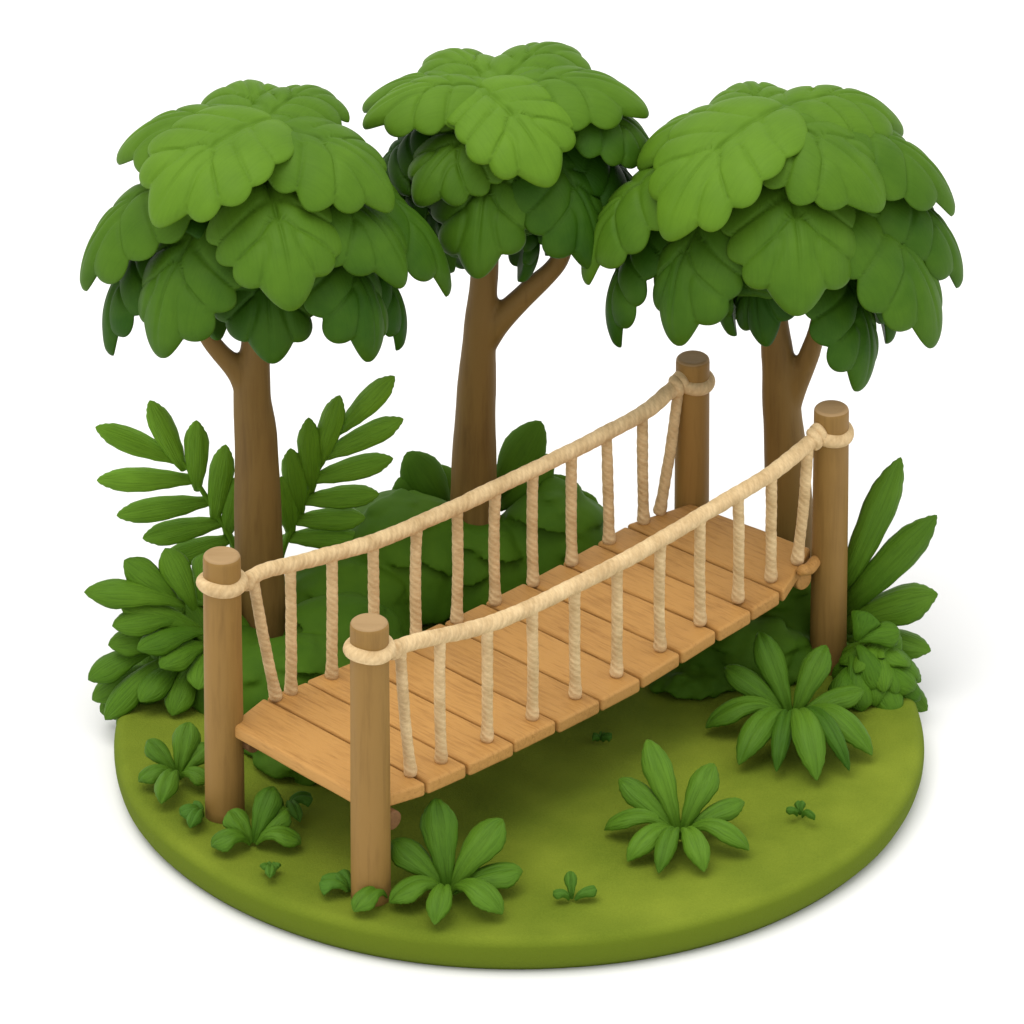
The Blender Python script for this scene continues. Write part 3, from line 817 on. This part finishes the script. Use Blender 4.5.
# shrub right of the far right post: long strap leaves above, short leaves below
cR = G(862, 690)
rs_ = empty('leafy_shrub', cR, 'tall shrub with long strap leaves on the right rim beside the far right post', 'shrub')
Yr = PD.y + .28
bm = new_bm()
blades(bm, [((842, 590), (901, 457), .05, 1.0), ((842, 612), (937, 515), -.1, 1.05), ((842, 626), (938, 594), -.3, 1.25),
            ((846, 636), (931, 651), -.35, 1.0), ((846, 645), (921, 682), -.5, 1.05), ((846, 640), (890, 698), -.75, 1.05), ((862, 665), (927, 712), -.5, 1.0)],
       Yr, .175, .62, prof=STRAP, th=.05, crease=.02, cup=.4, nq=30, na=20, bulge=.10)
build('foliage', bm, M['plant'], rs_)
bm = new_bm(); dome_bush(bm, G(876, 684), .34, .40, .50, 30, .15, .6, .3, prof=BLADE)
blades(bm, [((862, 650), (905, 668), .05, 1.35), ((858, 645), (880, 690), -.3, 1.35), ((852, 655), (862, 712), -.45, 1.3), ((866, 660), (915, 690), -.15, 1.3), ((868, 668), (897, 716), -.4, 1.3), ((858, 640), (900, 632), .1, 1.2), ((850, 668), (838, 700), -.5, 1.1), ((856, 640), (868, 612), .1, 1.3), ((860, 680), (884, 738), -.35), ((870, 670), (902, 722), -.3), ((850, 690), (860, 745), -.5), ((880, 670), (920, 700), -.1), ((840, 690), (826, 735), -.5)], cR.y, .13, .3, th=.05, crease=.014, cup=.4, nq=18, na=14)
lf = build('underleaves', bm, M['shrub'], rs_)

# ------------------------------------------------------------------ rosettes and sprouts
def rosette(name, label, cat, c, tips, w, mat, group=None, tint=.5, hz=.72, low=.10, th=.045, bulge=.14):
    C = G(*c); root = empty(name, C, label, cat, group)
    bm = new_bm()
    for it in tips:
        tx, ty = it[:2]; wf = it[2] if len(it) > 2 else 1.0; tt = it[3] if len(it) > 3 else 0
        up = (c[1] - ty) / 100.0
        z = hz * up / math.cos(ELEV) if up > 0 else low
        z = max(z, low)
        P1 = G(tx, ty, z)
        d = P1 - C; d.z = 0; dd = d.normalized() if d.length > .01 else Vector((0, -1, 0))
        P0 = C + dd * .03 + Vector((0, 0, .05))
        nh = Vector((0, -.35, 1)) - dd * (.5 * z)
        steep = max(0, min(1, z / 1.0))
        nh = (Vector((0, 0, 1)) - dd * steep * .4 + Vector((0, -1.0, 0)) * steep * .9)
        leaf(bm, P0, P1, w * wf, nh, bulge * (2.3 if z <= low + .02 else .9), BLADE, th=th, crease=th * .6, cup=.35, nq=32, na=24, tint=tint + tt + random.uniform(-.07, .07), wav=.05, puff=th * .15)
    build('foliage', bm, mat, root)
    return root
z3 = 360 / 1024
rosette('rosette_plant', 'largest rosette of arching leaves, on the ground left of the far right post', 'plant', (792, 727),
        [p + q for p, q in zip(Z((590, 560), z3, [(480, 203), (382, 303), (328, 478), (423, 583), (645, 628), (803, 556), (780, 372), (672, 242), (530, 603), (738, 600)]),
                               [(1, 0), (1, 0), (1.1, 0), (1.1, .05), (1.1, .1), (1.1, .05), (1, 0), (1, .05), (.7, -.3), (.7, -.3)])], .155, M['plant'], tint=.52)
rosette('rosette_plant', 'bright rosette of upright strap leaves alone on open moss right of centre', 'plant', (680, 842),
        [p + q for p, q in zip(Z((590, 560), z3, [(162, 510), (82, 622), (40, 768), (107, 858), (195, 892), (325, 888), (453, 826), (440, 688), (352, 578)]),
                               [(1.1, .05), (1.05, 0), (1, 0), (1.05, .05), (.8, -.1), (.95, .1), (1, 0), (1, 0), (1.1, .05)])], .140, M['plant'], tint=.62)
z4 = 320 / 1024
rosette('rosette_plant', 'rosette with broad pointed leaves just right of the nearest post', 'plant', (448, 898),
        [p + q for p, q in zip(Z((340, 640), z4, [(305, 505), (166, 640), (158, 842), (303, 912), (520, 878), (585, 738), (520, 572)]),
                               [(1.15, -.15), (1.1, 0), (1.05, 0), (.8, 0), (1.05, 0), (1.15, 0), (1.2, .1)])], .165, M['plant'], tint=.58)
rosette('small_rosette', 'small six-leaved plant at the left edge of the mossy disc beside the near left post', 'plant', (178, 783),
        [p + q for p, q in zip(Z((90, 640), zs, [(292, 240), (168, 292), (142, 415), (208, 480), (345, 305), (350, 420)]), [(1.2, .1), (1, 0), (1, 0), (1, 0), (1.1, 0), (1, 0)])], .125, M['plant'], tint=.55)
rosette('small_rosette', 'small fan-leaved plant growing in front of the foot of the near left post', 'plant', (253, 849),
        [p + q for p, q in zip(Z((90, 640), zs, [(408, 498), (355, 605), (578, 492), (618, 596), (538, 428)]), [(1.1, .05), (1.2, -.1), (1.2, .05), (1.1, 0), (1.1, -.15)])], .135, M['plant'], tint=.55)
rosette('ground_leaf', 'pair of low leaves on the moss behind the fan-leaved plant under the deck', 'sprout', (286, 812), [(312, 800, 1.1), (262, 800, .9), (300, 822, .7)], .10, M['sprout'], tint=.3)
rosette('ground_leaf', 'flat leaf on the moss touching the left side of the near left post', 'sprout', (204, 820), [(180, 815, 1.2), (192, 806, 1), (190, 828, .8)], .10, M['sprout'], tint=.35)
rosette('ground_leaf', 'leaf at the left side of the foot of the nearest post', 'sprout', (352, 897), [(320, 884, 1.2), (338, 872, .9)], .14, M['sprout'], tint=.5)
rosette('ground_leaf', 'single leaf in front of the foot of the nearest post', 'sprout', (388, 901), [(354, 912, 1.3)], .11, M['plant'], tint=.55, low=.08)
rosette('sprout', 'three-leaved sprout at the front of the moss between two rosettes', 'sprout', (572, 905), [(570, 871, .9), (597, 890, 1), (553, 896, .8)], .075, M['sprout'], tint=.55)
rosette('sprout', 'tiny sprout on the moss near the right rim below the largest rosette', 'sprout', (800, 821), [(800, 801, 1), (786, 812, .7), (815, 820, .6)], .06, M['sprout'], tint=.4)
rosette('sprout', 'tiny dark tuft in the shade beneath the middle of the bridge', 'sprout', (600, 746), [(592, 737, 1), (612, 738, 1), (603, 734, .8)], .05, M['sprout'], tint=.15)
rosette('sprout', 'tiny rounded tuft on bare moss at the lower left between the two near posts', 'sprout', (271, 874), [(262, 869, 1.2), (279, 868, 1.2), (272, 863, 1), (270, 878, 1)], .055, M['sprout'], tint=.55, th=.04)

# ------------------------------------------------------------------ light
w = bpy.data.worlds.new('World'); sc.world = w; w.use_nodes = True
nt = w.node_tree; bg = nt.nodes['Background']; L = nt.links
tc = nt.nodes.new('ShaderNodeTexCoord'); sx = nt.nodes.new('ShaderNodeSeparateXYZ'); L.new(tc.outputs['Generated'], sx.inputs[0])
r = ramp(nt, [(0.0, (0.62, 0.62, 0.60)), (0.35, (0.85, 0.85, 0.85)), (1.0, (1.0, 1.0, 1.0))]); L.new(sx.outputs['Z'], r.inputs['Fac'])
L.new(r.outputs['Color'], bg.inputs['Color']); bg.inputs['Strength'].default_value = 1.3
sd = bpy.data.lights.new('sun', 'SUN'); sd.energy = 1.5; sd.angle = math.radians(45); sd.color = (1.0, 0.965, 0.90)
so = bpy.data.objects.new('sun', sd); col.objects.link(so)
dirv = Vector((0.20, 0.12, -1.0)).normalized()      # from the upper left, a little from the front
so.rotation_euler = dirv.to_track_quat('-Z', 'Y').to_euler()

sc.view_settings.view_transform = 'Standard'; sc.view_settings.look = 'None'; sc.view_settings.exposure = 0
sc.render.resolution_x = 1024; sc.render.resolution_y = 1024
